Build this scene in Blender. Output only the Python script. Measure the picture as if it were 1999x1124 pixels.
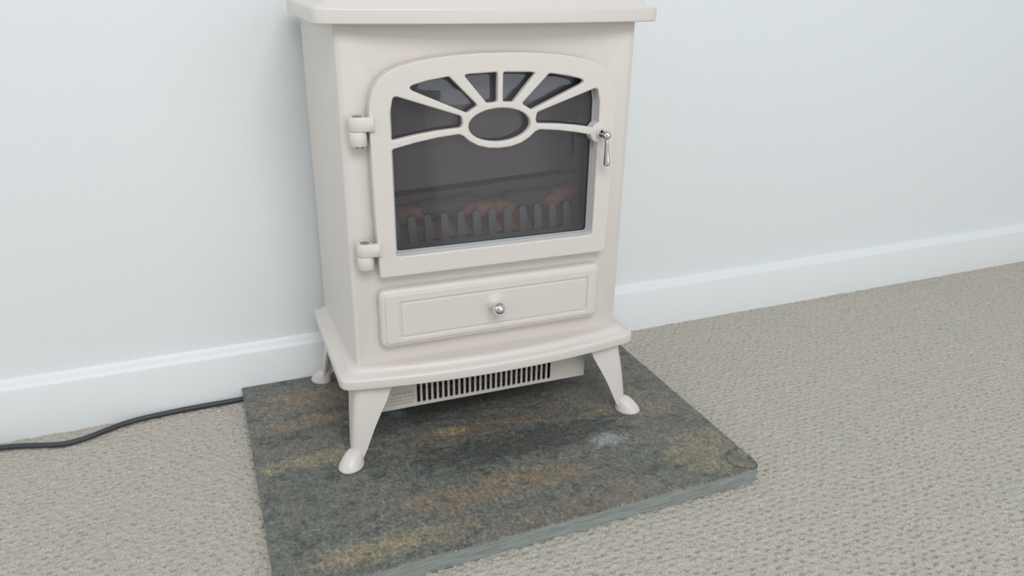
import bpy, bmesh, math, random
import numpy as np
from mathutils import Vector, Matrix, noise
random.seed(7); rng = np.random.default_rng(11)
for o in list(bpy.data.objects): bpy.data.objects.remove(o)
scn = bpy.context.scene; COL = scn.collection

# ------------------------------------------------------------------ camera
F, CX, CY, CZ, PI_, RO, YA = 1484.59, -0.3098, -0.8415, 0.5875, -0.3995, 0.0180, 0.3792
fw = Vector((math.sin(YA)*math.cos(PI_), math.cos(YA)*math.cos(PI_), math.sin(PI_)))
r0 = Vector((math.cos(YA), -math.sin(YA), 0)); u0 = r0.cross(fw)
rr = r0*math.cos(RO) + u0*math.sin(RO); uu = -r0*math.sin(RO) + u0*math.cos(RO)
cam = bpy.data.cameras.new('camera'); co = bpy.data.objects.new('camera', cam); COL.objects.link(co)
M = Matrix.Identity(4)
for i in range(3): M[i][0] = rr[i]; M[i][1] = uu[i]; M[i][2] = -fw[i]
M[0][3], M[1][3], M[2][3] = CX, CY, CZ
co.matrix_world = M
cam.sensor_width = 36; cam.lens = F/1999*36; cam.clip_start = .02; cam.clip_end = 50
scn.camera = co
# ------------------------------------------------------------------ light
w = bpy.data.worlds.new('daylight'); scn.world = w; w.use_nodes = True
bg = w.node_tree.nodes['Background']; bg.inputs[0].default_value = (.90, .97, 1, 1); bg.inputs[1].default_value = .49
def area(name, loc, target, sx, sy, power, colr):
    l = bpy.data.lights.new(name, 'AREA'); l.shape = 'RECTANGLE'; l.size = sx; l.size_y = sy; l.energy = power; l.color = colr
    o = bpy.data.objects.new(name, l); COL.objects.link(o); o.location = loc
    o.rotation_euler = (Vector(target)-Vector(loc)).to_track_quat('-Z', 'Y').to_euler()
    return o
area('window_daylight', (-.25, -2.25, 2.3), (.2, .1, .15), 1.8, 1.0, 41, (.97, .98, 1))
area('patio_daylight', (1.25, -2.9, 1.03), (1.25, 0, 1.03), 2.2, 2.05, 18, (.93, .97, 1))
area('side_window_daylight', (-2.1, -.75, 1.25), (-.2, .1, .3), 1.1, 1.2, 5, (.97, .98, 1))
vs = scn.view_settings; vs.view_transform = 'Standard'; vs.look = 'None'; vs.gamma = 1; vs.use_curve_mapping = False
vs.exposure = 0.0

# ------------------------------------------------------------------ materials
def mat(name, base=(.8, .8, .8), rough=.5, metal=0, spec=.5):
    m = bpy.data.materials.new(name); m.use_nodes = True
    b = m.node_tree.nodes['Principled BSDF']
    b.inputs['Base Color'].default_value = (*base, 1); b.inputs['Roughness'].default_value = rough
    b.inputs['Metallic'].default_value = metal; b.inputs['Specular IOR Level'].default_value = spec
    return m, m.node_tree, b
class N:
    def __init__(s, nt): s.nt = nt; s.tc = nt.nodes.new('ShaderNodeTexCoord')
    def new(s, t, **k):
        n = s.nt.nodes.new(t)
        for a, v in k.items(): setattr(n, a, v)
        return n
    def link(s, a, b): s.nt.links.new(a, b)
    def mapping(s, scale=(1, 1, 1), loc=(0, 0, 0), rot=(0, 0, 0)):
        m = s.new('ShaderNodeMapping'); s.link(s.tc.outputs['Object'], m.inputs[0])
        m.inputs['Scale'].default_value = scale; m.inputs['Location'].default_value = loc; m.inputs['Rotation'].default_value = rot
        return m.outputs[0]
    def noise(s, vec, scale, detail=4, rough=.55, dist=0):
        n = s.new('ShaderNodeTexNoise'); s.link(vec, n.inputs['Vector'])
        n.inputs['Scale'].default_value = scale; n.inputs['Detail'].default_value = detail
        n.inputs['Roughness'].default_value = rough; n.inputs['Distortion'].default_value = dist
        return n.outputs[0]
    def ramp(s, f, stops):
        n = s.new('ShaderNodeValToRGB'); s.link(f, n.inputs[0]); e = n.color_ramp.elements
        while len(e) < len(stops): e.new(.5)
        for i, (p, c) in enumerate(stops):
            e[i].position = p; e[i].color = (*c, 1) if isinstance(c, tuple) else (c, c, c, 1)
        return n.outputs[0]
    def mix(s, f, a, b, mode='MIX'):
        n = s.new('ShaderNodeMix', data_type='RGBA', blend_type=mode)
        for sock, v in ((n.inputs[0], f), (n.inputs[6], a), (n.inputs[7], b)):
            if isinstance(v, (int, float)): sock.default_value = v
            elif isinstance(v, tuple): sock.default_value = (*v, 1)
            else: s.link(v, sock)
        return n.outputs[2]
    def math(s, op, a, b=0, c=None):
        n = s.new('ShaderNodeMath', operation=op)
        for i, v in enumerate((a, b) if c is None else (a, b, c)):
            if isinstance(v, (int, float)): n.inputs[i].default_value = v
            else: s.link(v, n.inputs[i])
        return n.outputs[0]
    def bump(s, h, strength, dist, b):
        n = s.new('ShaderNodeBump'); s.link(h, n.inputs['Height'])
        n.inputs['Strength'].default_value = strength; n.inputs['Distance'].default_value = dist
        s.link(n.outputs[0], b.inputs['Normal'])
MT = {}
m, nt, b = mat('cream_enamel', (.712, .660, .615), .34); n = N(nt)
n.bump(n.noise(n.mapping(), 900, 2), .06, .0006, b); MT['cream'] = m
m, nt, b = mat('wall_paint', (.80, .83, .835), .75, spec=.2); n = N(nt)
h = n.math('ADD', n.noise(n.mapping(), 60, 6, .6), n.math('MULTIPLY', n.noise(n.mapping(), 400, 2), .4))
n.bump(h, .25, .0012, b); MT['wall'] = m
m, nt, b = mat('baseboard_gloss', (.82, .835, .84), .4); n = N(nt)
n.bump(n.noise(n.mapping((1, 8, 8)), 40, 3), .12, .0008, b); MT['base'] = m
m, nt, b = mat('seal_grey', (.38, .40, .415), .5); MT['seal'] = m
m, nt, b = mat('shaded_outlet_cream', (.64, .585, .535), .4); MT['outlet'] = m  # darker copy of the enamel cream, shade under the base put into the colour
m, nt, b = mat('grille_mesh', (.05, .042, .038), .6); MT['grille'] = m
m, nt, b = mat('chrome', (.82, .81, .82), .07, 1); MT['chrome'] = m
m, nt, b = mat('screw_steel', (.33, .33, .33), .4, .8); MT['steel'] = m
m, nt, b = mat('black_rubber', (.045, .053, .056), .45); n = N(nt)
n.bump(n.noise(n.mapping(), 300, 2), .1, .0005, b); MT['rubber'] = m
m, nt, b = mat('dark_bolt', (.015, .015, .015), .5); MT['dark'] = m
m, nt, b = mat('print_ink', (.27, .245, .22), .6); MT['ink'] = m
m, nt, b = mat('firebox_black', (.035, .033, .036), .6); n = N(nt)
n.link(n.ramp(n.noise(n.mapping((1, 1, 3)), 9, 3), [(.3, (.010, .010, .011)), (.7, (.018, .015, .017))]), b.inputs['Base Color']); MT['firebox'] = m
m, nt, b = mat('flame_screen', (.075, .06, .065), .35); n = N(nt)
n.link(n.ramp(n.noise(n.mapping((1, 1, 3)), 9, 3), [(.3, (.14, .115, .13)), (.7, (.19, .13, .14))]), b.inputs['Base Color']); MT['screen'] = m
m, nt, b = mat('fret_metal', (.24, .25, .25), .45, .3); MT['fret'] = m
m, nt, b = mat('charred_log', (.07, .07, .07), .8); n = N(nt)
ash = n.ramp(n.noise(n.mapping((18, 18, 60)), 6, 6, .7, .6), [(.60, 0.), (.68, 1.)])
red = n.ramp(n.noise(n.mapping(), 22, 2), [(.55, 0.), (.66, 1.)])
c = n.mix(red, (.14, .135, .14), (.26, .12, .10)); c = n.mix(ash, c, (.42, .41, .40))
n.link(c, b.inputs['Base Color']); n.bump(n.noise(n.mapping((10, 10, 60)), 8, 4), .6, .002, b); MT['log'] = m
m, nt, b = mat('ember_resin', (.2, .07, .05), .5); n = N(nt)
c = n.mix(n.ramp(n.noise(n.mapping(), 26, 3), [(.42, 0.), (.55, 1.)]), (.20, .13, .13), (.50, .22, .16))
n.link(c, b.inputs['Base Color']); n.bump(n.noise(n.mapping(), 90, 3), .5, .003, b); MT['ember'] = m
# glass: a pane with its own surface reflection, faint grey haze mixed into its colour
m = bpy.data.materials.new('door_glass'); m.use_nodes = True; nt = m.node_tree; nt.nodes.clear(); n = N(nt)
out = n.new('ShaderNodeOutputMaterial'); tr = n.new('ShaderNodeBsdfTransparent'); gl = n.new('ShaderNodeBsdfGlossy'); df = n.new('ShaderNodeBsdfDiffuse')
tr.inputs[0].default_value = (.86, .86, .88, 1); gl.inputs['Roughness'].default_value = .04; gl.inputs[0].default_value = (.92, .95, 1, 1)
df.inputs[0].default_value = (.5, .5, .52, 1)
fr = n.new('ShaderNodeFresnel'); fr.inputs[0].default_value = 1.6
mx = n.new('ShaderNodeMixShader'); n.link(n.math('MULTIPLY', fr.outputs[0], 1.15), mx.inputs[0]); n.link(tr.outputs[0], mx.inputs[1]); n.link(gl.outputs[0], mx.inputs[2])
m2 = n.new('ShaderNodeMixShader'); m2.inputs[0].default_value = .035; n.link(mx.outputs[0], m2.inputs[1]); n.link(df.outputs[0], m2.inputs[2])
n.link(m2.outputs[0], out.inputs[0]); MT['glass'] = m
# carpet
m, nt, b = mat('beige_loop_carpet', (.50, .46, .40), .95, spec=.1); n = N(nt)
c = n.ramp(n.noise(n.mapping(), 520, 4, .8), [(.34, (.44, .40, .345)), (.5, (.66, .615, .55)), (.66, (.85, .80, .73))])
c2 = n.ramp(n.noise(n.mapping(), 7, 2), [(.35, (.95, .97, .95)), (.65, (1.0, .97, .95))])
n.link(n.mix(1.0, c, c2, 'MULTIPLY'), b.inputs['Base Color'])
n.bump(n.math('ADD', n.noise(n.mapping(), 800, 3, .8), n.noise(n.mapping(), 300, 2)), .8, .0024, b); MT['carpet'] = m
# slate
m, nt, b = mat('slate_riven', (.1, .1, .1), .55); n = N(nt)
V = n.mapping((1, 1, 1))
warp = n.noise(n.mapping((1, 1.6, 1)), 14, 5, .65); warp2 = n.noise(n.mapping((1, 1.5, 1), (3, 5, 0)), 60, 4, .7)
sep = n.new('ShaderNodeSeparateXYZ'); n.link(V, sep.inputs[0])
def blob(cx, cy, rx, ry, soft=.28, wa=1.3, wb=1.5):
    dx = n.math('DIVIDE', n.math('SUBTRACT', sep.outputs[0], cx), rx); dy = n.math('DIVIDE', n.math('SUBTRACT', sep.outputs[1], cy), ry)
    d = n.math('SQRT', n.math('ADD', n.math('MULTIPLY', dx, dx), n.math('MULTIPLY', dy, dy)))
    d = n.math('ADD', d, n.math('MULTIPLY', n.math('SUBTRACT', warp, .5), wa*2)); d = n.math('ADD', d, n.math('MULTIPLY', n.math('SUBTRACT', warp2, .5), wb*2))
    mr = n.new('ShaderNodeMapRange'); n.link(d, mr.inputs[0]); mr.inputs[1].default_value = 1+soft; mr.inputs[2].default_value = 1-soft
    return mr.outputs[0]
band = n.noise(n.mapping((1.2, 4, 1)), 6, 8, .72, .5)
patch = n.noise(n.mapping((1, 1.5, 1), (2, 9, 4)), 15, 9, .8, .3)
c = n.ramp(band, [(.32, (.112, .120, .108)), (.46, (.150, .162, .146)), (.55, (.182, .178, .158)), (.68, (.160, .170, .155))])
c = n.mix(n.ramp(patch, [(.50, 0.), (.62, .6)]), c, (.185, .165, .135))
c = n.mix(n.ramp(n.noise(n.mapping((1, 1.5, 1), (6, 1, 2)), 34, 6, .75), [(.53, 0.), (.62, .7)]), c, (.055, .064, .064))
brk = n.ramp(n.noise(n.mapping((1.3, 1, 1), (8, 3, 1)), 48, 6, .8), [(.36, .15), (.56, 1.)])
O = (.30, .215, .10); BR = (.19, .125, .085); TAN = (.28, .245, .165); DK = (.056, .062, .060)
def lay(c, f, k, colr, br=False):
    f = n.math('MULTIPLY', f, k)
    return n.mix(n.math('MULTIPLY', f, brk) if br else f, c, colr)
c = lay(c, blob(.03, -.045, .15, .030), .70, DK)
c = lay(c, blob(-.03, .10, .20, .055), .60, DK)
c = lay(c, blob(-.13, .06, .06, .03), .45, DK)
c = lay(c, blob(.02, .005, .13, .014), .85, (.20, .145, .11), True)
c = lay(c, blob(.10, .06, .08, .03), .6, (.16, .13, .115), True)
c = lay(c, blob(-.21, .165, .10, .028), .85, (.27, .215, .155), True)
c = lay(c, blob(-.25, .105, .075, .016), .85, (.28, .215, .15), True)
c = lay(c, blob(-.235, .010, .07, .016), .95, (.29, .26, .18), True)
c = lay(c, blob(-.058, .012, .026, .011, .25, .9, 1.3), .9, (.40, .32, .18), True)
c = lay(c, blob(-.19, -.178, .075, .016), .90, (.31, .26, .17), True)
c = lay(c, blob(-.02, -.125, .13, .022), .85, (.26, .20, .14), True)
c = lay(c, blob(.04, -.19, .11, .02), .6, (.22, .18, .14), True)
c = lay(c, blob(.243, -.150, .047, .038, .4), .75, TAN)
c = lay(c, blob(.235, -.02, .04, .035), .75, (.24, .21, .15), True)
c = lay(c, blob(.165, -.02, .035, .008), .85, (.26, .215, .12), True)
c = lay(c, blob(.137, -.085, .020, .012, .6, 1.3, 1.6), .75, (.40, .41, .45))
c = lay(c, blob(-.115, .085, .010, .012, .6, .8, 1.2), .4, (.35, .38, .42))
# vertical scratches and pale mineral flecks
sc = n.noise(n.mapping((9, 1.2, 1), (0, 0, 0), (0, 0, .12)), 55, 3, .7)
c = lay(c, n.ramp(sc, [(.58, 0.), (.70, 1.)]), .38, (.30, .28, .23), True)
sd = n.noise(n.mapping((7, 1.5, 1), (4, 0, 0), (0, 0, -.15)), 40, 4, .7)
c = lay(c, n.ramp(sd, [(.58, 0.), (.70, 1.)]), .35, (.045, .05, .05))
fl = n.noise(n.mapping((1, 1, 1), (1, 7, 0)), 150, 4, .7)
c = lay(c, n.ramp(fl, [(.63, 0.), (.70, 1.)]), .60, (.48, .47, .45))
st = n.math('ABSOLUTE', n.math('ADD', n.math('SUBTRACT', sep.outputs[1], .009), n.math('ADD', n.math('MULTIPLY', sep.outputs[0], .28), n.math('MULTIPLY', n.math('SUBTRACT', n.noise(n.mapping(), 9, 6, .7), .5), .02))))
c = lay(c, n.math('MULTIPLY', n.ramp(n.math('MULTIPLY', st, 400), [(.25, 1.), (.7, 0.)]), blob(.13, -.01, .17, .04, .3)), .45, (.33, .30, .27))
fi = n.noise(n.mapping((1, .8, 1)), 260, 6, .8)
c = n.mix(1.0, c, n.ramp(fi, [(.34, (.50, .50, .50)), (.5, (.95, .95, .95)), (.66, (1.55, 1.52, 1.45))]), 'MULTIPLY')
mid = n.noise(n.mapping((1.6, 1, 1), (5, 5, 0)), 75, 6, .8, .5)
c = n.mix(1.0, c, n.ramp(mid, [(.36, (.66, .68, .68)), (.5, (1., 1., 1.)), (.62, (1.35, 1.30, 1.22))]), 'MULTIPLY')
# small chipped flake near the front corner, outlined by a crack
ex = n.math('DIVIDE', n.math('SUBTRACT', sep.outputs[0], .281), .024); ey = n.math('DIVIDE', n.math('SUBTRACT', sep.outputs[1], -.187), .021)
ed = n.math('ADD', n.math('SQRT', n.math('ADD', n.math('MULTIPLY', ex, ex), n.math('MULTIPLY', ey, ey))), n.math('MULTIPLY', n.math('SUBTRACT', warp2, .5), .5))
c = lay(c, n.ramp(n.math('ABSOLUTE', n.math('SUBTRACT', ed, 1.0)), [(.04, 1.), (.11, 0.)]), .7, (.05, .055, .045))
n.link(c, b.inputs['Base Color'])
hh = n.math('ADD', n.math('MULTIPLY', band, 1.2), n.math('ADD', n.math('MULTIPLY', warp2, .5), n.math('MULTIPLY', fi, .12)))
n.bump(n.math('ADD', hh, n.math('MULTIPLY', sc, -.25)), .8, .0032, b); MT['slate'] = m
m, nt, b = mat('slate_sawn_edge', (.2, .22, .21), .7); n = N(nt)
n.link(n.ramp(n.noise(n.mapping((3, 3, 60)), 12, 5, .65), [(.35, (.20, .22, .205)), (.52, (.29, .315, .295)), (.7, (.36, .385, .365))]), b.inputs['Base Color'])
n.bump(n.noise(n.mapping((3, 3, 60)), 14, 4), .6, .002, b); MT['slate_edge'] = m

# ------------------------------------------------------------------ helpers
def tag(o, label=None, cat=None, kind=None, group=None):
    for k, v in (('label', label), ('category', cat), ('kind', kind), ('group', group)):
        if v: o[k] = v
    return o
def empty(name, loc=(0, 0, 0)):
    o = bpy.data.objects.new(name, None); COL.objects.link(o); o.location = loc; o.empty_display_size = .05; return o
def obj(name, bm, material, parent=None, smooth=True, angle=35, wn=False):
    bmesh.ops.recalc_face_normals(bm, faces=bm.faces)
    me = bpy.data.meshes.new(name); bm.to_mesh(me); bm.free()
    for mm in (material if isinstance(material, list) else [material]): me.materials.append(MT[mm])
    if smooth:
        me.shade_smooth(); me.set_sharp_from_angle(angle=math.radians(angle))
    o = bpy.data.objects.new(name, me); COL.objects.link(o)
    if parent: o.parent = parent
    if wn:
        md = o.modifiers.new('normals', 'WEIGHTED_NORMAL'); md.keep_sharp = True; md.weight = 90
    return o
def rnd(pts, r, seg=6):
    """round the corners of a closed polygon"""
    out = []; k = len(pts)
    for i in range(k):
        p = Vector(pts[i][:2]); a = Vector(pts[i-1][:2]); c = Vector(pts[(i+1) % k][:2]); ri = pts[i][2] if len(pts[i]) > 2 else r
        da = (a-p); dc = (c-p)
        if da.length < 1e-9 or dc.length < 1e-9: continue
        ang = da.angle(dc)
        if ri <= 0 or ang > math.radians(172): out.append(tuple(p)); continue
        t = min(ri/math.tan(ang/2), da.length*.48, dc.length*.48)
        s = p+da.normalized()*t; e = p+dc.normalized()*t
        for j in range(seg+1):
            q = j/seg; out.append(tuple(s*(1-q)**2+p*2*q*(1-q)+e*q*q))
    return out
def sheet(bm, outer, holes, yf, yb, bev=.001, res=3):
    """filled outline in the x-z plane with holes, from y=yf (front) to y=yb, rounded edges; added to bm"""
    cu = bpy.data.curves.new('tmp', 'CURVE'); cu.dimensions = '2D'; cu.fill_mode = 'BOTH'
    for pl in [outer]+list(holes):
        sp = cu.splines.new('POLY'); sp.points.add(len(pl)-1); sp.use_cyclic_u = True
        for i, p in enumerate(pl): sp.points[i].co = (p[0], p[1], 0, 1)
    d = yb-yf; cu.extrude = d/2-bev; cu.bevel_depth = bev; cu.bevel_resolution = res; cu.offset = -bev
    t = bpy.data.objects.new('tmp', cu); COL.objects.link(t)
    dg = bpy.context.evaluated_depsgraph_get(); dg.update()
    me = bpy.data.meshes.new_from_object(t.evaluated_get(dg)); bpy.data.objects.remove(t); bpy.data.curves.remove(cu)
    b2 = bmesh.new(); b2.from_mesh(me); bpy.data.meshes.remove(me)
    bmesh.ops.remove_doubles(b2, verts=b2.verts, dist=1e-6)
    ym = (yf+yb)/2
    for v in b2.verts: x, y, z = v.co; v.co = (x, ym-z, y)
    bmesh.ops.recalc_face_normals(b2, faces=b2.faces)
    me = bpy.data.meshes.new('tmp'); b2.to_mesh(me); b2.free(); bm.from_mesh(me); bpy.data.meshes.remove(me)
def loft(bm, rings, cap=True):
    vs = [[bm.verts.new(p) for p in r] for r in rings]
    for a, c in zip(vs, vs[1:]):
        k = len(a)
        for i in range(k): bm.faces.new((a[i], a[(i+1) % k], c[(i+1) % k], c[i]))
    if cap: bm.faces.new(vs[0]); bm.faces.new(vs[-1])
def lathe(bm, prof, centre, axis=(0, 0, 1), seg=32):
    """prof = (radius, distance along axis)"""
    ax = Vector(axis).normalized(); a = ax.orthogonal().normalized(); c = ax.cross(a); ce = Vector(centre)
    rings = [[ce+ax*h+(a*math.cos(t)+c*math.sin(t))*max(r, 1e-5) for t in [2*math.pi*i/seg for i in range(seg)]] for r, h in prof]
    loft(bm, rings)
def box(bm, x0, x1, y0, y1, z0, z1, bev=0):
    v = [bm.verts.new(p) for p in ((x0, y0, z0), (x1, y0, z0), (x1, y1, z0), (x0, y1, z0), (x0, y0, z1), (x1, y0, z1), (x1, y1, z1), (x0, y1, z1))]
    fs = [bm.faces.new([v[i] for i in q]) for q in ((3, 2, 1, 0), (4, 5, 6, 7), (0, 1, 5, 4), (1, 2, 6, 5), (2, 3, 7, 6), (3, 0, 4, 7))]
    if bev: bmesh.ops.bevel(bm, geom=list({e for f in fs for e in f.edges}), offset=bev, segments=3, affect='EDGES', profile=.5)
def vnoise(X, Y, s, seed):
    g = np.random.default_rng(seed).random((512, 512)); x = X/s; y = Y/s
    xi = np.floor(x).astype(int); yi = np.floor(y).astype(int); fx = x-xi; fy = y-yi
    fx = fx*fx*(3-2*fx); fy = fy*fy*(3-2*fy); a = lambda i, j: g[(xi+i) % 512, (yi+j) % 512]
    return (a(0, 0)*(1-fx)+a(1, 0)*fx)*(1-fy)+(a(0, 1)*(1-fx)+a(1, 1)*fx)*fy

# ------------------------------------------------------------------ room (wall line turned slightly against the stove)
ANG = .0191; YW = .2323; YWALL = YW+.014; ZC = -.0208; ZB = .0656
def turned(o): o.rotation_euler = (0, 0, ANG); return o
# carpet: every tuft and dimple in front of the camera is relief
xs = np.concatenate([np.linspace(-2.2, -.72, 14)[:-1], np.arange(-.72, 1.50, .00125), np.linspace(1.5, 2.8, 12)[1:]])
ys = np.concatenate([np.linspace(-3.2, -.53, 16)[:-1], np.arange(-.53, YWALL, .00125), [YWALL]])
X, Y = np.meshgrid(xs, ys, indexing='ij'); Z = np.zeros_like(X)
PX, PY = .0165, .0088
j = np.round(Y/PY).astype(int); best = np.zeros_like(X)
gj = np.random.default_rng(3); JX = gj.normal(0, .0019, (512, 512)); JY = gj.normal(0, .0011, (512, 512)); AM = .30+.70*gj.random((512, 512))
for dj in (-1, 0, 1):
    jj = j+dj; off = (jj % 2)*.5*PX
    ii0 = np.round((X-off)/PX).astype(int)
    for di in (-1, 0, 1):
        ii = ii0+di; a = ii % 512; c = jj % 512
        dx = (X-off-ii*PX-JX[a, c])/.0017; dy = (Y-jj*PY-JY[a, c])/.00105
        best = np.maximum(best, AM[a, c]*np.exp(-.5*(dx*dx+dy*dy)))
ph = np.cos(2*np.pi*X/PX)*np.cos(np.pi*Y/PY)
Z = -.0115*best + .0003*ph + .0017*(vnoise(X+.3*Y, Y, .0055, 5)-.5) + .0014*(vnoise(X, Y, .0026, 6)-.5) + .0010*(vnoise(X, Y, .016, 8)-.5)
Z += ZC - .0006
nx, ny = X.shape
me = bpy.data.meshes.new('floor'); me.vertices.add(nx*ny)
me.vertices.foreach_set('co', np.stack([X, Y, Z], -1).astype(np.float32).ravel())
idx = np.arange(nx*ny, dtype=np.int32).reshape(nx, ny)
q = np.stack([idx[:-1, :-1], idx[1:, :-1], idx[1:, 1:], idx[:-1, 1:]], -1).reshape(-1, 4)
me.loops.add(q.size); me.loops.foreach_set('vertex_index', q.ravel()); me.polygons.add(len(q))
me.polygons.foreach_set('loop_start', np.arange(0, q.size, 4, dtype=np.int32))
me.update(calc_edges=True); me.shade_smooth(); me.materials.append(MT['carpet'])
fo = bpy.data.objects.new('floor', me); COL.objects.link(fo); turned(fo)
tag(fo, 'beige loop pile carpet with rows of small dimples', 'carpet', 'structure')

bm = bmesh.new(); box(bm, -2.2, 2.8, YWALL, YWALL+.1, -.05, 2.4)
o = turned(obj('wall_back', bm, 'wall', smooth=False)); tag(o, 'plain white painted wall behind the stove', 'wall', 'structure')
prof = [(YWALL, -.034), (YW, -.034), (YW, .0545), (YW+.0006, .0556), (YW+.0018, .0563), (YW+.0026, .0576), (YW+.0040, .0592), (YW+.0065, .0606), (YW+.0095, .0620), (YW+.0118, .0640), (YW+.0125, ZB), (YWALL, ZB+.0006)]
bm = bmesh.new(); loft(bm, [[(x, y, z) for y, z in prof] for x in (-2.2, 2.8)])
o = turned(obj('baseboard_back', bm, 'base', angle=40)); tag(o, 'white gloss skirting board along the foot of the wall', 'skirting board', 'structure')

# ------------------------------------------------------------------ slate slab
SL, SR, SF, T = -.3133, .2925, -.2116, .0208
root = empty('slate_hearth', (0, 0, 0))
bm = bmesh.new(); YS = YW-.019; YB = YW-.0015
def edge(p, q, k, amp=.0004):
    p = Vector(p); q = Vector(q); d = (q-p).normalized(); nn = Vector((d.y, -d.x)); return [tuple(p.lerp(q, i/k)+nn*(amp*2*(noise.noise(Vector((p.x*9+i*.7, p.y*9, 3)))))) for i in range(k)]
rc = .017
out = [(SL, YB)] + [(SL, YS)] + edge((SL, YS-.005), (SL, SF+.006), 40) + [(SL+.0015, SF+.0015)] + edge((SL+.006, SF), (SR-rc, SF), 60)
out += [(SR-rc+rc*math.sin(t), SF+rc-rc*math.cos(t)) for t in np.linspace(0, math.pi/2, 9)][1:-1]
out += edge((SR, SF+rc), (SR, YS-.005), 40, .0007) + [(SR, YS), (SR, YB)]
K = len(out); cx0, cy0 = (SL+SR)/2, (SF+YB)/2
def ins(p, d): return (p[0]-d*(1 if p[0] > SR-.02 else -1 if p[0] < SL+.004 else 0), p[1]+d*(1 if p[1] < SF+.02 else 0))
top = [bm.verts.new((*ins(p, .0012+.0006*noise.noise(Vector((p[0]*40, p[1]*40, 0)))), 0)) for p in out]
e1 = [bm.verts.new((*p, -.0014+.0006*noise.noise(Vector((p[0]*60, p[1]*60, 5))))) for p in out]
ft = bm.faces.new(top)
bot = {}
for i in range(K):
    if i not in (0, K-1): bot[i] = bm.verts.new((*out[i], -T))
ups = {i: bm.verts.new((*out[i], -.0125)) for i in (0, 1, K-2, K-1)}
for i in range(K):
    k2 = (i+1) % K
    bm.faces.new((top[i], top[k2], e1[k2], e1[i]))
    if i == 0: f = (e1[0], e1[1], ups[1], ups[0])
    elif i == K-2: f = (e1[K-2], e1[K-1], ups[K-1], ups[K-2])
    elif i == K-1: f = (e1[K-1], e1[0], ups[0], ups[K-1])
    else: f = (e1[i], e1[k2], bot[k2], bot[i])
    bm.faces.new(f)
bm.faces.new([bot[i] for i in range(1, K-1)]); bm.faces.new((ups[0], ups[1], ups[K-2], ups[K-1]))
bm.faces.new((ups[1], bot[1], bot[K-2], ups[K-2]))
for f in bm.faces:
    if abs(f.normal.z) < .3 or f.calc_center_median().z < -.003: f.material_index = 1
bm.normal_update()
for f in bm.faces: f.material_index = 0 if (f.calc_center_median().z > -.0015) else 1
slab = obj('slate_hearth', bm, ['slate', 'slate_edge'], angle=30)
bpy.data.objects.remove(root)
slab.name = 'slate_hearth'; turned(slab)
tag(slab, 'dark grey green slate hearth slab with rusty patches lying on the carpet under the stove', 'hearth slab')

# ------------------------------------------------------------------ stove
stove = empty('electric_stove', (0, 0.09, 0))
tag(stove, 'cream electric stove with arched sunburst door standing on the slate slab', 'stove')
OFF = Vector((0, .09, 0))
def part(name, bm, material, parent=None, **k):
    p = parent or stove
    base = OFF if p is stove else Vector(p['_o'])
    bmesh.ops.translate(bm, verts=bm.verts, vec=-OFF)
    o = obj(name, bm, material, p, **k)
    return o
def sub(name, bm, material, parent, **k):
    bmesh.ops.translate(bm, verts=bm.verts, vec=-OFF)
    return obj(name, bm, material, parent, **k)
part = lambda name, bm, material, **k: sub(name, bm, material, stove, **k)

def plan(d, hw, yc, ye, yb, rc):
    """plate outline seen from above, bow front, inset by d"""
    h = hw-d; pts = [(-h, yb-d, .004), (-h+.0005, ye+d+.004, rc)]
    for t in np.linspace(-.86, .86, 15): pts.append((h*t, yc+d+(ye-yc)*(t*t)/.80, 0))
    pts += [(h-.0005, ye+d+.004, rc), (h, yb-d, .004)]
    return rnd(pts, 0, 7)
def plate(name, rings, *a):
    bm = bmesh.new(); loft(bm, [[(x, y, z) for x, y in plan(d, *a)] for z, d in rings]); return part(name, bm, 'cream', angle=50, wn=True)
plate('base_plate', [(.106, .0022), (.1066, .0008), (.1078, 0), (.1168, 0), (.1190, .0010), (.1206, .0030), (.1215, .0060), (.1222, .0085), (.1240, .0108), (.1262, .0122), (.1280, .0140), (.1290, .019)], .204, -.0385, -.0225, .212, .018)
plate('top_plate', [(.5305, .0016), (.5310, .0006), (.5320, 0), (.5440, 0), (.5462, .0009), (.5478, .0028), (.5486, .0052), (.5494, .0080), (.5510, .0105), (.5530, .0118), (.5545, .0135), (.5550, .0160)], .203, -.0335, -.018, .212, .016)
# body shell
bm = bmesh.new()
bx, bb = .1800, .1888
hole = rnd([(-.132, .262), (.132, .262), (.132, .455), (.10, .482), (-.10, .482), (-.132, .455)], .008)
sheet(bm, [(-.1745, .1285), (.1745, .1285), (.1745, .531), (-.1745, .531)], [hole], 0, .0016, .0002, 1)
arc = [(-bx+.0055*(1-math.cos(t)) + 0, .0055*(1-math.sin(t))) for t in np.linspace(0, math.pi/2, 7)]
pl = [(-bb, .198)] + [(-bx+(x+bx), y) for x, y in arc]
plr = [(-x, y) for x, y in reversed(pl)]
ch = plr + pl      # right front -> back -> left
ch = [(-x, y) for x, y in reversed(pl)] + pl
ch = plr[:] + pl[:]
for a, c in zip(ch, ch[1:]):
    v = [bm.verts.new(p) for p in ((a[0], a[1], .1285), (c[0], c[1], .1285), (c[0], c[1], .531), (a[0], a[1], .531))]
    bm.faces.new(v)
bmesh.ops.remove_doubles(bm, verts=bm.verts, dist=5e-6)
part('stove_body', bm, 'cream', angle=25)

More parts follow.
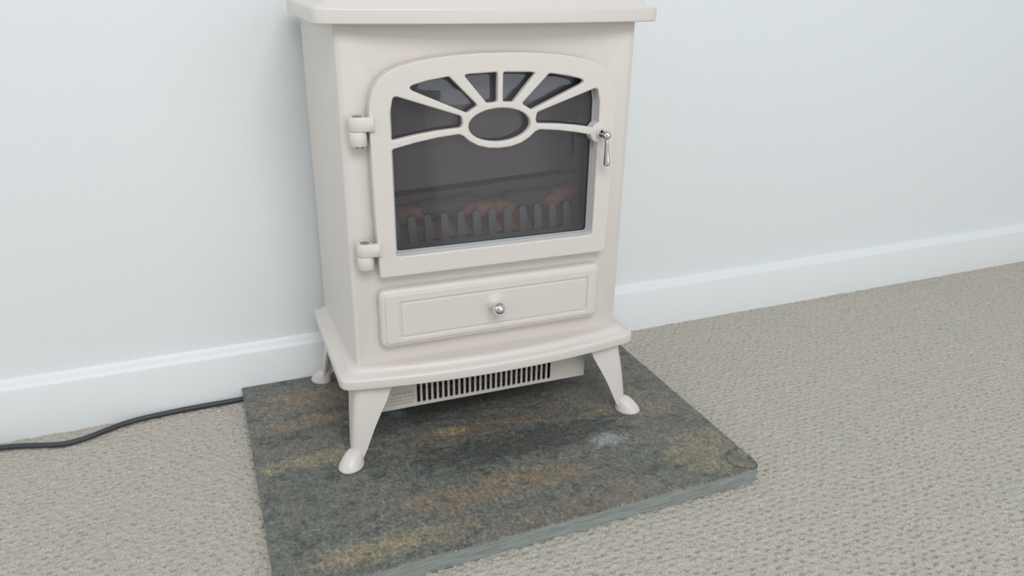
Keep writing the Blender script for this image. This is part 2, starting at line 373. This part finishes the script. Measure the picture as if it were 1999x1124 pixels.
# door
def mir(p): return [(-x, z) for x, z in reversed(p)]
dR = [(.1478, .2478, .004), (.1500, .330, 0), (.1510, .420, 0), (.1508, .438, 0), (.1492, .4515, 0), (.1455, .4640, 0), (.1385, .4745, 0), (.1285, .4822, 0), (.1150, .4880, 0), (.0980, .4922, 0), (.0780, .4956, 0), (.0560, .4978, 0), (.0300, .4993, 0), (0, .4998, 0)]
douter = rnd([(-x, z, r) for x, z, r in dR[:1]] + dR[:-1] + [dR[-1]] + [(-x, z, r) for x, z, r in reversed(dR[1:-1])], 0, 5)
w4 = rnd([(.0033, .4787), (.0375, .4774), (.0430, .4762, .005), (.0160, .4449), (.0100, .4452, 0), (.0033, .4455)], .0030)
w5 = rnd([(.0602, .4755), (.0850, .4718, 0), (.1105, .4655, .007), (.0392, .4348), (.0330, .4388, 0), (.0265, .4425)], .0035)
w6 = rnd([(.1275, .4392, .012), (.1235, .4575, .005), (.0460, .4316, .005), (.0447, .4240, 0), (.0462, .4188, .004), (.0750, .4168, 0), (.1000, .4136, 0), (.1275, .4088, .003)], .003)
el = lambda a, b, n=48: [(a*math.cos(t), .4195+b*math.sin(t)) for t in [2*math.pi*i/n for i in range(n)]]
sill = [(.1275, .3990, .004), (.1000, .4050, 0), (.0740, .4092, 0), (.0495, .4115, .003), (.0440, .4090, 0), (.0370, .4028, 0), (.0270, .3972, 0), (.0140, .3936, 0)]
large = rnd([(-.1275, .2725, .004), (.1275, .2725, .004)] + sill + [(0, .3926, 0)] + [(-x, z, r) for x, z, r in reversed(sill)], 0)
door = None
bm = bmesh.new()
sheet(bm, douter, [w4, mir(w4), w5, mir(w5), w6, mir(w6), el(.0380, .0192), large], -.0185, -.0100, .0017)
arch = rnd([(-.1275, .2725, .004), (.1275, .2725, .004), (.1275, .442, .010), (.1240, .4585, .006), (.1080, .4690, .004), (.075, .4755, 0), (.04, .4785, 0), (0, .4795, 0), (-.04, .4785, 0), (-.075, .4755, 0), (-.1080, .4690, .004), (-.1240, .4585, .006), (-.1275, .442, .010)], 0)
shr = [(x*.998, .2478+(z-.2478)*.9985) for x, z in douter]
sheet(bm, shr, [arch], -.0125, -.0015, .0006, 1)
lathe(bm, [(.0118, -.0150), (.0128, -.0145), (.0128, -.0010), (.0118, 0), (.001, .0002)], (.1300, -.0195, .4035), (0, -1, 0), 40)
door = part('door', bm, 'cream', angle=42, wn=True)
# inner glass strip and pane
bm = bmesh.new()
inn = [(x*.972, .3755+(z-.3755)*.972) for x, z in arch]; aro = [(x*1.012, .3755+(z-.3755)*1.012) for x, z in arch]
sheet(bm, aro, [inn], -.0065, -.0035, .0008, 2)
o = sub('glass_seal', bm, 'seal' if 'seal' in MT else 'cream', door); o['label'] = 'pale grey strip around the glass'
bm = bmesh.new(); sheet(bm, aro, [], -.0034, -.0016, .0002, 1); o = sub('glass_pane', bm, 'glass', door); o['label'] = 'dark glass pane'
# handle: stem, ball and flared drop in one turned piece
bm = bmesh.new(); hc = Vector((.1300, -.0360, .4035))
lathe(bm, [(.0052, 0), (.0056, .0008), (.0056, .0085), (.0046, .0105), (.0040, .014)], (hc.x, -.0190, hc.z), (0, -1, 0))
lathe(bm, [(.0056*math.sin(t), -.0056*math.cos(t)) for t in np.linspace(.02, math.pi-.02, 18)], hc, (0, 0, 1))
lathe(bm, [(.0018, .0035), (.0022, .0065), (.0024, .010), (.0030, .019), (.0038, .0290), (.0043, .0335), (.0044, .0352), (.0040, .0368), (.0026, .0380), (.0008, .0384)], hc, (.085, .02, -1))
o = sub('door_handle', bm, 'chrome', door, angle=50); o['label'] = 'polished chrome drop handle'
# hinges
for zt in (.4362, .2920):
    hx, hy, R = -.1628, -.0124, .0098
    bm = bmesh.new()
    H1 = .0152; pts = []
    # top knuckle with its leaf lapping over the door edge
    pl2 = [(hx+R*math.cos(t), hy+R*math.sin(t)) for t in np.linspace(math.radians(78), math.radians(282), 20)]
    pl2 += [(-.1476, -.0232), (-.1452, -.0215), (-.1448, -.0186), (-.1451, -.0170), (-.1560, -.0170), (-.1560, -.0050)]
    loft(bm, [[(x+(hx-x)*d, y+(hy-y)*d, z) for x, y in pl2] for z, d in ((zt-H1, .05), (zt-H1+.0007, 0), (zt-.0007, 0), (zt, .05))])
    hg = part('hinge', bm, 'cream', angle=40)
    bm = bmesh.new(); lathe(bm, [(R*.93, 0), (R*.98, .0006), (R*.98, .0150), (R*.9, .0160), (.001, .0160)], (hx, hy, zt-H1-.0004), (0, 0, -1), 32)
    box(bm, hx-.006, hx+.006, hy, -.0001, zt-H1-.0150, zt-H1-.0010)
    sub('lower_knuckle', bm, 'cream', hg, angle=40)
    bm = bmesh.new(); lathe(bm, [(.0056, -.0002), (.0056, .0004), (.0048, .0007), (.0044, -.0001 + .0004), (.0028, .0003), (.0020, .0008), (.0001, .0009)], (hx, hy, zt), (0, 0, 1), 24)
    o = sub('hinge_screw', bm, 'steel', hg); o['label'] = 'grey screw head'
    bm = bmesh.new()
    for dx in (-.0020, .0035): lathe(bm, [(.0016, 0), (.0016, .0018), (.0001, .0020)], (hx+dx, hy-.0035, zt-H1-.0163), (0, 0, -1), 12)
    o = sub('hinge_pin', bm, 'dark', hg); o['label'] = 'black pin tips'
# drawer
DX = -.0022; bm = bmesh.new()
rect = lambda x0, x1, z0, z1, r: rnd([(x0, z0), (x1, z0), (x1, z1), (x0, z1)], r, 7)
sheet(bm, rect(DX-.1475, DX+.1475, .1525, .2297, .011), [], -.0145, .0004, .0058, 5)
sheet(bm, rect(DX-.1415, DX+.1415, .1588, .2236, .006), [rect(-.1262, .1268, .1652, .2132, .003)], -.0163, -.0130, .0014, 4)
sheet(bm, rect(-.1240, .1246, .1674, .2110, .002), [], -.0158, -.0132, .0010, 3)
drawer = part('drawer', bm, 'cream', angle=50, wn=True)
KX, KZ = -.0045, .1945
bm = bmesh.new(); lathe(bm, [(.0150, .0), (.0135, .0006), (.0105, .0012), (.0090, .0030), (.0075, .0052), (.0052, .0062), (.001, .0064)], (KX+.001, -.0154, KZ), (0, -1, 0), 40)
sub('knob_boss', bm, 'cream', drawer)
bm = bmesh.new(); lathe(bm, [(.0040, -.016), (.0036, -.0075)]+[(.0083*math.sin(t), -.0083*math.cos(t)) for t in np.linspace(.45, math.pi-.01, 24)], (KX, -.0330, KZ), (0, -1, 0), 40)
o = sub('drawer_knob', bm, 'chrome', drawer, angle=60); o['label'] = 'round polished chrome knob'

# legs: hollow angle section, cabriole outline, slipper foot
def leg_bm(sx, sy, yc):
    bm = bmesh.new(); levels = []
    #  z, corner offset outwards, panel width
    for z, o_, wd in ((.1085, .0000, .0480), (.0990, .0004, .0462), (.0900, .0012, .0432), (.0800, .0030, .0402), (.0700, .0044, .0360), (.0600, .0058, .0322), (.0500, .0070, .0284), (.0400, .0081, .0250), (.0300, .0092, .0218), (.0200, .0101, .0186), (.0100, .0106, .0142), (.0030, .0106, .0120)):
        R = .0095; th = .0042; pts = []
        pts.append((wd, 0)); pts.append((wd*.6+R*.4, 0))
        for t in np.linspace(0, math.pi/2, 9): pts.append((R-R*math.sin(t), R-R*math.cos(t)))
        pts.append((0, wd*.6+R*.4)); pts.append((0, wd)); pts.append((th*.4, wd+.0006)); pts.append((th, wd))
        r2 = R-th
        for t in np.linspace(math.pi/2, 0, 6): pts.append((th+r2-r2*math.sin(t), th+r2-r2*math.cos(t)))
        pts.append((wd, th)); pts.append((wd+.0006, th*.4))
        x0 = (.1858 if sy < 0 else .1900)+o_; y0 = yc
        levels.append([(sx*(x0-u), (y0-sy*(0))+(-sy)*(0)+ (-(o_)+v if sy < 0 else (o_)-v), z) for u, v in pts])
    if sx*sy < 0: pass
    loft(bm, levels)
    # slipper foot, longer along the diagonal
    fx, fy = (.1985 if sy < 0 else .2025), (yc-.0105 if sy < 0 else yc+.0080); d = Vector((sx, sy, 0)).normalized(); pn = Vector((-d.y, d.x, 0)); rings = []
    for z, s, sh in ((0, .95, .0006), (.0010, 1.0, .0006), (.0026, 1.0, .0005), (.0036, .975, .0002), (.0060, .94, -.0004), (.0090, .87, -.0018), (.0120, .79, -.0034), (.0150, .70, -.0050), (.0178, .58, -.0068), (.0195, .38, -.0084)):
        ring = []
        kf = 1 if sy < 0 else .85
        for i in range(28):
            t = 2*math.pi*i/28; a = math.cos(t); c_ = math.sin(t)
            L = .0180 if a > 0 else .0185
            ring.append(Vector((sx*fx, fy, z)) + d*(a*L*s*kf+sh) + pn*(c_*.0152*s*kf))
        rings.append(ring)
    loft(bm, rings)
    return bm
for sx in (-1, 1): part('leg', leg_bm(sx, -1, -.0130), 'cream', angle=45)
for sx in (-1, 1): part('leg', leg_bm(sx, 1, .2010), 'cream', angle=45)

# heater outlet under the base
bm = bmesh.new(); HY = .020
slots = []
for i in range(26):
    xc = -.0978+i*(.0920+.0978)/25; slots.append(rnd([(xc-.0022, .0478), (xc+.0022, .0478), (xc+.0022, .0920), (xc-.0022, .0920)], .0020, 5))
sheet(bm, [(-.148, .0432), (.148, .0432), (.148, .1058), (-.148, .1058)], slots, HY, HY+.0014, .0002, 1)
for q_ in (((-.148, HY+.0007, .0432), (.148, HY+.0007, .0432), (.148, .12, .0432), (-.148, .12, .0432)),
          ((-.148, HY+.0007, .0432), (-.148, .12, .0432), (-.148, .12, .1058), (-.148, HY+.0007, .1058)),
          ((.148, HY+.0007, .0432), (.148, .12, .0432), (.148, .12, .1058), (.148, HY+.0007, .1058)),
          ((-.148, .12, .0432), (.148, .12, .0432), (.148, .12, .1058), (-.148, .12, .1058))):
    bm.faces.new([bm.verts.new(p) for p in q_])
heat = part('heater_outlet', bm, 'outlet' if 'outlet' in MT else 'cream', angle=25)
bm = bmesh.new(); box(bm, -.104, .099, HY+.009, HY+.012, .0450, .1040)
for i in range(4): box(bm, -.104, .099, HY+.0050, HY+.0090, .052+i*.012, .0535+i*.012)
o = sub('outlet_mesh', bm, 'grille' if 'grille' in MT else 'fret', heat, smooth=False); o['label'] = 'dark mesh behind the slots'
def text(s, x0, z, size, y, wide=None):
    cu = bpy.data.curves.new('t', 'FONT'); cu.body = s; cu.size = size; cu.extrude = .00004
    t = bpy.data.objects.new('t', cu); COL.objects.link(t); dg = bpy.context.evaluated_depsgraph_get(); dg.update()
    me = bpy.data.meshes.new_from_object(t.evaluated_get(dg)); bpy.data.objects.remove(t); bpy.data.curves.remove(cu)
    xs_ = [v.co.x for v in me.vertices]; k = (wide/(max(xs_)-min(xs_))) if wide else 1; x_ = min(xs_)
    for v in me.vertices: v.co = ((v.co.x-x_)*k+x0, y-v.co.z, v.co.y+z)
    return me
bm = bmesh.new()
for s, x0, z, size, wd in (('WARNING', -.1345, .0640, .0062, .0285), ('IN ORDER TO AVOID', -.1362, .0587, .0040, .0335), ('OVERHEATING, DO NOT', -.1372, .0540, .0040, .0345), ('COVER THE HEATER', -.1382, .0493, .0040, .0320)):
    me = text(s, x0, z, size, HY-.00006, wd); bm.from_mesh(me); bpy.data.meshes.remove(me)
o = sub('warning_text', bm, 'ink', heat, smooth=False); o['label'] = 'small printed WARNING text'

# fire box
bm = bmesh.new()
x0, x1, y0, y1, z0, z1 = -.140, .140, .0018, .115, .2500, .492
for q_ in (((x0, y1, z0), (x1, y1, z0), (x1, y1, z1), (x0, y1, z1)), ((x0, y0, z0), (x0, y1, z0), (x0, y1, z1), (x0, y0, z1)), ((x1, y0, z0), (x1, y1, z0), (x1, y1, z1), (x1, y0, z1)),
          ((x0, y0, z0), (x1, y0, z0), (x1, y1, z0), (x0, y1, z0)), ((x0, y0, z1), (x1, y0, z1), (x1, y1, z1), (x0, y1, z1))):
    bm.faces.new([bm.verts.new(p) for p in q_])
part('fire_box', bm, 'firebox', smooth=False)
bm = bmesh.new()   # flame screen above the fuel bed
zl, zr = .3275, .3415
loft(bm, [[(x, y, z) for x, y, z in ((-.139, yy, zl), (.139, yy, zr), (.139, yy+tt, .4905), (-.139, yy+tt, .4905))] for yy, tt in ((.0600, .012), (.0620, .012))])
part('flame_screen', bm, 'screen', smooth=False)
bm = bmesh.new(); loft(bm, [[(x, y, z) for x, y, z in ((-.139, yy, .3000), (.139, yy, .3000), (.139, yy-.004, zr-.0055), (-.139, yy-.004, zl-.0055))] for yy in (.0580, .0640)])
part('fuel_back_plate', bm, 'log', smooth=False)
bm = bmesh.new()   # fret of upright bars
def barx(i): return -.0967+.02095*i
o_ = [(-.1385, .2515), (.1385, .2515), (.1385, .2700)]
for i in reversed(range(-2, 12)):
    xb = barx(i)
    if xb+.0075 > .137 or xb-.005 < -.138: continue
    a = [(xb+.0068, .2700), (xb+.0070, .2800), (xb+.0066, .2900), (xb+.0048, .3000), (xb+.0030, .3045), (xb-.0022, .3052), (xb-.0046, .3030), (xb-.0044, .2900), (xb-.0036, .2700)]
    o_ += a
o_ += [(-.1385, .2700)]
sheet(bm, o_, [], .0290, .0315, .0006, 2)
part('fret', bm, 'fret', angle=40)
def lump(name, c0, c1, r, mt, seed, nr=20, ns=16, flat=1.0):
    bm = bmesh.new(); a = Vector(c0); c = Vector(c1); ax = (c-a).normalized(); u = ax.cross(Vector((0, 0, 1))).normalized(); v = u.cross(ax); rings = []
    for i in range(nr+1):
        t = i/nr; e = min(1, math.sqrt(max(.02, 1-(2*t-1)**8)))
        p = a.lerp(c, t); p += Vector((0, .4, 1))*.004*noise.noise(Vector((t*3, seed, 0)))
        rings.append([p+(u*math.cos(q)+v*math.sin(q)*flat)*r*e*(1+.30*noise.noise(Vector((t*7+seed, math.cos(q)*1.3, math.sin(q)*1.3)))) for q in [2*math.pi*k/ns for k in range(ns)]])
    loft(bm, rings); return part(name, bm, mt, angle=180)
lump('log', (-.138, .050, .3040), (-.070, .046, .3020), .0115, 'ember', 1.0)
lump('log', (-.088, .046, .3060), (.000, .050, .3090), .0120, 'log', 3.0)
lump('log', (-.030, .044, .3010), (.048, .047, .3040), .0120, 'ember', 5.0)
lump('log', (.030, .050, .3110), (.100, .048, .3060), .0120, 'log', 8.0)
lump('log', (.080, .047, .3020), (.138, .050, .3160), .0120, 'ember', 9.0)
bm = bmesh.new(); gx = np.linspace(-.1385, .1385, 90); gy = np.linspace(.0330, .0570, 14)
V_ = [[bm.verts.new((x, y, .2720+(y-.033)*.9+.007*noise.noise(Vector((x*60, y*60, 2))))) for y in gy] for x in gx]
for i in range(len(gx)-1):
    for k in range(len(gy)-1): bm.faces.new((V_[i][k], V_[i+1][k], V_[i+1][k+1], V_[i][k+1]))
o = part('ember_bed', bm, 'ember', angle=180)

# ------------------------------------------------------------------ power cable along the skirting
cu = bpy.data.curves.new('cable', 'CURVE'); cu.dimensions = '3D'; sp = cu.splines.new('NURBS')
CP = CABLE = [(-.95, .198), (-.80, .202), (-.70, .2035), (-.6337, .2022), (-.60, .1960), (-.565, .1835), (-.545, .1800), (-.520, .1880), (-.495, .2020), (-.468, .2130), (-.435, .2165), (-.405, .2195), (-.370, .2205), (-.335, .2210), (-.300, .2220), (-.22, .2230), (-.10, .2250)]
sp.points.add(len(CP)-1)
for i, (x, y) in enumerate(CP): sp.points[i].co = (x, y, ZC+.0040, 1)
sp.use_endpoint_u = True; sp.order_u = 4; cu.bevel_depth = .0037; cu.bevel_resolution = 4; cu.resolution_u = 8; cu.use_fill_caps = True
t = bpy.data.objects.new('t', cu); COL.objects.link(t); dg = bpy.context.evaluated_depsgraph_get(); dg.update()
me = bpy.data.meshes.new_from_object(t.evaluated_get(dg)); bpy.data.objects.remove(t)
me.materials.clear(); me.materials.append(MT['rubber']); me.shade_smooth(); me.name = 'power_cable'
o = bpy.data.objects.new('power_cable', me); COL.objects.link(o)
tag(o, 'black power cable lying on the carpet along the skirting board', 'cable')
# crumb of white fluff on the carpet
bm = bmesh.new(); bmesh.ops.create_icosphere(bm, subdivisions=2, radius=.0017)
for v in bm.verts: v.co *= 1+.4*noise.noise(v.co*900); v.co.z *= .7; v.co += Vector((-.3525, .2030, ZC+.0010))
o = obj('white_crumb', bm, 'base'); tag(o, 'tiny white crumb on the carpet below the cable', 'crumb')
